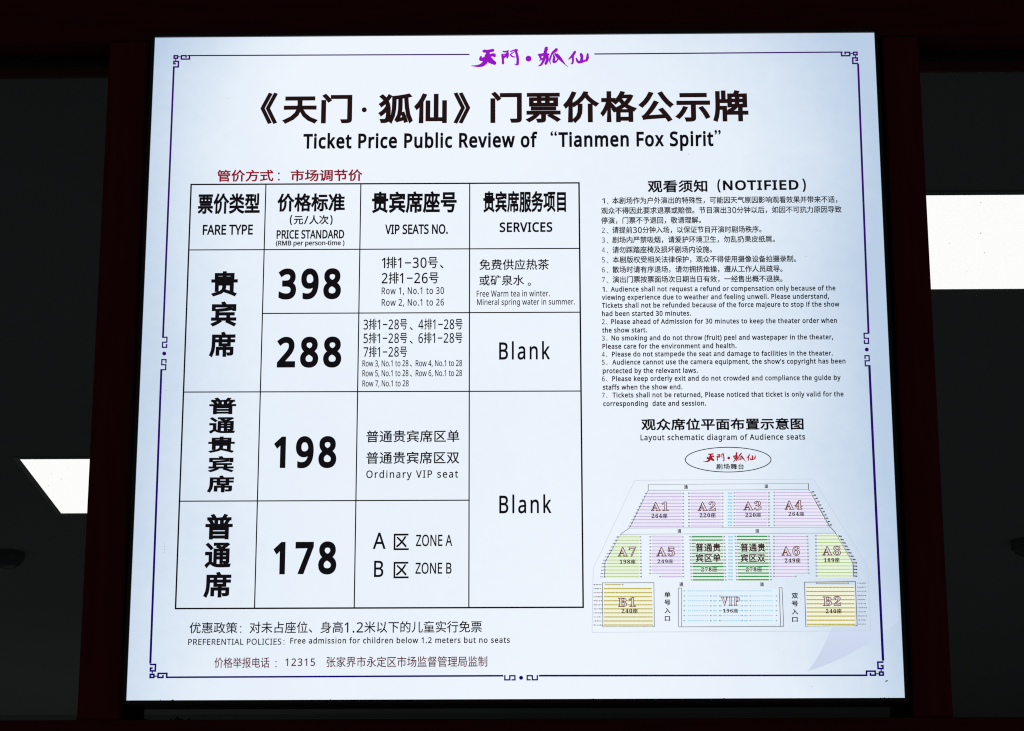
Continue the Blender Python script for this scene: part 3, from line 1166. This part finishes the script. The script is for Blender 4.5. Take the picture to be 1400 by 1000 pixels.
K = lambda x: (lambda y: x)
block(rws(11, 675, 719.8, edge([(887, 671), (863, 722)]), K(932)), 'lilac', 'lilac_row', 1.0)
block(rws(11, 674.7, 719.5, K(944), K(985.6)), 'lilac', 'lilac_row', 1.0)
block(rws(11, 674.2, 719, K(1006), K(1049)), 'lilac', 'lilac_row', 1.05)
block(rws(11, 673.6, 718.4, K(1060.6), edge([(1105, 669.5), (1131, 720)])), 'lilac', 'lilac_row', 0.95)
block(rws(13, 734.4, 788.8, edge([(849.4, 730), (829.4, 769.5), (828.6, 790)]), edge([(873.4, 733), (874.4, 790)])), 'lime', 'lime_row', 1.0)
a5 = rws(13, 734.4, 788.8, K(891), edge([(931, 733), (932, 790)]))
a5[-1] = (a5[-1][0], 904.5, a5[-1][2])
block(a5, 'lilac', 'lilac_row', 0.95)
gl_, gr_ = edge([(945.4, 733), (947.4, 794)]), edge([(988, 733), (990, 794)])
block(rws(14, 734.2, 793.2, gl_, gr_), 'green_bg', 'green_row', 1.25, thick=(0, 1, 8, 9, 11, 12, 13))
block(rws(14, 733.7, 793, edge([(1007.2, 733), (1009.4, 794)]), edge([(1049.2, 733), (1052, 794)])), 'green_bg', 'green_row', 1.25, thick=(0, 1, 8, 9, 11, 12, 13))
a6 = rws(13, 733.8, 788.5, K(1060.2), edge([(1101.6, 733), (1103.5, 790)]))
a6[-1] = (a6[-1][0], a6[-1][1], 1085.5)
block(a6, 'lilac', 'lilac_row', 1.05)
block(rws(13, 733, 787.8, edge([(1117.2, 733), (1118.4, 790)]), edge([(1142.4, 729), (1164.4, 769.3), (1165.4, 790)])), 'lime', 'lime_row', 1.1)
b1 = rws(11, 799.6, 854.9, K(825.6), edge([(891.4, 799), (892.6, 856)]))
block(b1[1:], 'gold', 'gold_row', 1.45, marks_l=False, marks_r=False)
block([(799.6, 827, 849), (799.7, 827, 849)], None, 'gold_row', 1.1, marks_l=False)
b2 = rws(11, 797.8, 853.9, edge([(1102, 797), (1103.4, 856)]), edge([(1167.6, 797), (1169.6, 856)]))
block(b2[1:], 'gold', 'gold_row', 1.6, marks_l=False, marks_r=False)
block([(797.7, 1118.7, 1157.4), (797.8, 1118.7, 1157.4)], 'gold', 'gold_row', 1.5)
# vip block and the pale blue centre columns of row numbers
vp = Print(2)
vp.quad(933, 806, 1064.5, 853, 'cyan_bg', 2)
for i, y in enumerate((808.3, 815.2, 821.8, 828.7, 835.3, 842, 849)):
    spans = [(940, 1055)] if i == 0 else [(940.4, 969), (985.4, 1012.4), (1028.7, 1055.7)]
    for a, b_ in spans:
        x = a
        while x < b_:
            vp.quad(x, y - .6, x + 1.9, y + .5, 'cyan_row', 3)
            x += 2.9
    for a in ((934.6,) if i == 0 else (934.6, 970.8, 983.2, 1013.8, 1025, 1060.6)):
        vp.quad(a, y - .8, a + .9, y + .7, 'mark', 3).quad(a + 1.2, y - .8, a + 1.9, y + .7, 'mark', 3)
    if i:
        for a in (975, 1017.4):
            vp.quad(a, y - .9, a + 2.2, y + .8, 'cyan_row', 3).quad(a + 2.6, y - .9, a + 4.8, y + .8, 'cyan_row', 3)
vp.build("seat_block", diag)
for (xa, xb, ya, yb, n) in ((992, 1003.8, 672.5, 721, 11), (993.4, 1004, 732, 795, 14)):
    cc = Print(2)
    cc.quad(xa, ya, xb, yb, 'cyan_bg', 2)
    for i in range(n):
        y = ya + (i + .5) * (yb - ya) / n
        xm = (xa + xb) / 2
        cc.quad(xm - 3, y - 1.1, xm - .4, y + .9, 'cyan_row', 3).quad(xm, y - .9, xm + 3.2, y + 1.1, 'cyan_row', 3)
    cc.build("row_number_column", diag)
# tiny row labels along the outer edges
lab = Print(2)
for i in range(11):
    y = lerp(675, 719.6, i / 10)
    x = lerp(882.5, 858.5, i / 10)
    lab.quad(x, y - .7, x + 1.2, y + .5, 'thin').quad(x + 1.5, y - .5, x + 2.4, y + .7, 'thin')
    x, y = lerp(1110.5, 1134.5, i / 10), lerp(672.8, 718, i / 10)
    lab.quad(x, y - 1, x + 1.3, y + .9, 'count').quad(x + 1.6, y - 1, x + 2.6, y + .9, 'count')
fl7, fr8 = edge([(843, 734), (823, 769.5), (820.5, 790)]), edge([(1146, 732), (1168, 769), (1168.4, 790)])
for i in range(13):
    y = lerp(734.6, 789, i / 12)
    x = fl7(y)
    lab.quad(x, y - .6, x + 1.6, y + .6, 'mark').quad(x + 1.9, y - .6, x + 3.6, y + .6, 'mark')
    y -= 1
    x = fr8(y)
    lab.quad(x, y - .9, x + 1.6, y + .8, 'count').quad(x + 1.9, y - .8, x + 3.8, y + .9, 'count')
for i in range(11):
    for x0, y in ((811.6, lerp(799.6, 854.9, i / 10)), (1171.8 + i * .12, lerp(797.6, 853.7, i / 10))):
        x = x0
        while x < x0 + 11:
            w = random.uniform(.9, 2.0)
            lab.quad(x, y - random.uniform(.4, .8), x + w, y + random.uniform(.4, .8), 'mark')
            x += w + random.uniform(.5, .9)
lab.build("row_labels", diag)['kind'] = 'stuff'

# block names: serif outline letters, brown seat counts
SER = {ch: chr(0x1d400 + ord(ch) - 65) for ch in "ABCDEFGHIJKLMNOPQRSTUVWXYZ"}
SER.update({ch: chr(0x1d7ce + ord(ch) - 48) for ch in "0123456789"})
ser = lambda s: "".join(SER.get(ch, ch) for ch in s)


def block_name(nm, x0, y0, x1, y1, cnt, cx0, cy0, cx1, cy1):
    b = Print(4)
    n = ser(nm)
    b.letter(n, x0, y0, x1, y1)
    xd = lerp(cx0, cx1, .66)
    b.text(ser(cnt), cx0, cy0 + .4, xd, cy1 - .2, m='count', f='l', sp=1.15, bold=.02, layer=4.5)
    b.text("座", xd + .6, cy0, cx1, cy1, m='count', bold=.03, layer=4.5)
    b.build("block_name", diag)


block_name("A1", 889.9, 686.2, 914, 699, "264", 890.8, 702.4, 912.5, 709)
block_name("A2", 953.7, 686, 978.8, 699, "220", 956.4, 701.6, 978.5, 708)
block_name("A3", 1016, 685.4, 1041, 698.4, "220", 1019, 701.2, 1040.5, 707.6)
block_name("A4", 1072.3, 684.2, 1097, 697.3, "264", 1078, 699.8, 1099.4, 706)
block_name("A7", 844.6, 747.7, 869.6, 761.2, "198", 847.1, 765, 868.9, 771.4)
block_name("A5", 897.2, 747.7, 922.7, 761.2, "249", 899, 764.8, 920.2, 770.8)
block_name("A6", 1067.9, 746.8, 1093.5, 760.3, "249", 1072.8, 763.3, 1094.4, 769.8)
block_name("A8", 1124, 746.4, 1149.6, 759.9, "189", 1126.2, 763, 1147.8, 769.3)
block_name("B1", 845, 817, 869.3, 830.1, "240", 849.8, 832.3, 872, 838.9)
block_name("B2", 1125, 815.2, 1149.8, 828.7, "240", 1128.9, 832.6, 1150.7, 839.1)
block_name("VIP", 985.4, 816, 1011.6, 828.7, "196", 988.4, 832.3, 1009, 838.2)
for a, b_, (ta, tb), (qa, qb) in (("普通贵", "宾区单", (950.8, 985.4), (958.4, 980.5)), ("普通贵", "宾区双", (1012.1, 1046.3), (1019.7, 1041.8))):
    p_ = Print(4)
    for q_, ya, yb_ in ((a, 742.8, 754.8), (b_, 757.4, 769)):
        p_.text(q_, ta - 1, ya - 1, tb + 1, yb_ + 1, m='green_bg', bold=.12, sp=1.05, layer=3.4)
    p_.text(a, ta, 742.8, tb, 754.8, m='count', bold=.04, sp=1.05).text(b_, ta, 757.4, tb, 769, m='count', bold=.04, sp=1.05)
    xd = lerp(qa, qb, .66)
    p_.text(ser("278"), qa - .8, 775.1, xd + .6, 782.6, m='green_bg', f='l', sp=1.15, bold=.14, layer=3.4)
    p_.text(ser("278"), qa, 775.9, xd, 781.8, m='count', f='l', sp=1.15, bold=.03).text("座", xd + .6, 775.5, qb, 782, m='count', bold=.02)
    p_.build("block_name", diag)
for ch, x0, y0, x1, y1 in (("通", 935.2, 663.6, 940.4, 668.8), ("道", 1045, 662.4, 1050.2, 667.8), ("通", 926.2, 723.8, 931.4, 729),
                           ("道", 1032.6, 723.4, 1037.9, 728.8), ("通", 928.6, 796.5, 934.2, 802.2), ("道", 1038.9, 796.2, 1044.5, 802)):
    Print(2).text(ch, x0, y0, x1, y1, m='grey', bold=.035, res=2).build("aisle_text", diag)
for s, x0, x1, ys in (("单号入口", 908.3, 916.7, (809.4, 820.2, 831.4, 842.2)), ("双号入口", 1082.3, 1091.2, (811, 821.7, 832.9, 843.5))):
    p_ = Print(2)
    for ch, y in zip(s, ys):
        sh = .6 if ch == "口" else 0
        p_.text(ch, x0 + sh, y + sh, x1 - sh, y + 7.7 - sh, m='black', bold=.04)
    p_.build("entrance_text", diag)
p_ = Print(2)
p_.text("剧场舞台", 979.1, 634.2, 1017.2, 642.2, m='black', sp=1.1, bold=.03)
p_.build("stage_text", diag)
logo("brush_logo", 961.4, 618.8, 1033, 632.4, 'scarlet', diag)

# ---- wear on the film
specks("dirt_specks", sign, M['dirt'], [
    (228, 534, .5), (225, 744, .45), (225, 747.5, .4), (225, 751, .4), (224.8, 755, .45), (1211.5, 931.5, 1.0), (1213, 930.8, .8),
    (311, 134.5, .4), (941, 211, .4), (1102, 351, .5), (613, 789.5, .5), (587, 789, .3), (581, 611, .3), (1110, 939, .5), (1068, 330, .3),
    (219.5, 957.4, .6), (235, 957.6, 1.0), (237, 957.4, .8), (452, 957, .9), (1204, 954.6, .8), (1209, 954.6, 1.0), (1215, 954.8, .7), (1180, 954.8, .5),
    (990, 955.4, .9), (811, 956, .8), (908, 446, .3), (1095, 820, .4)], -0.0007)
bpy.data.scenes.remove(TYPE)
for o in bpy.data.objects:
    if '_o' in o:
        del o['_o']
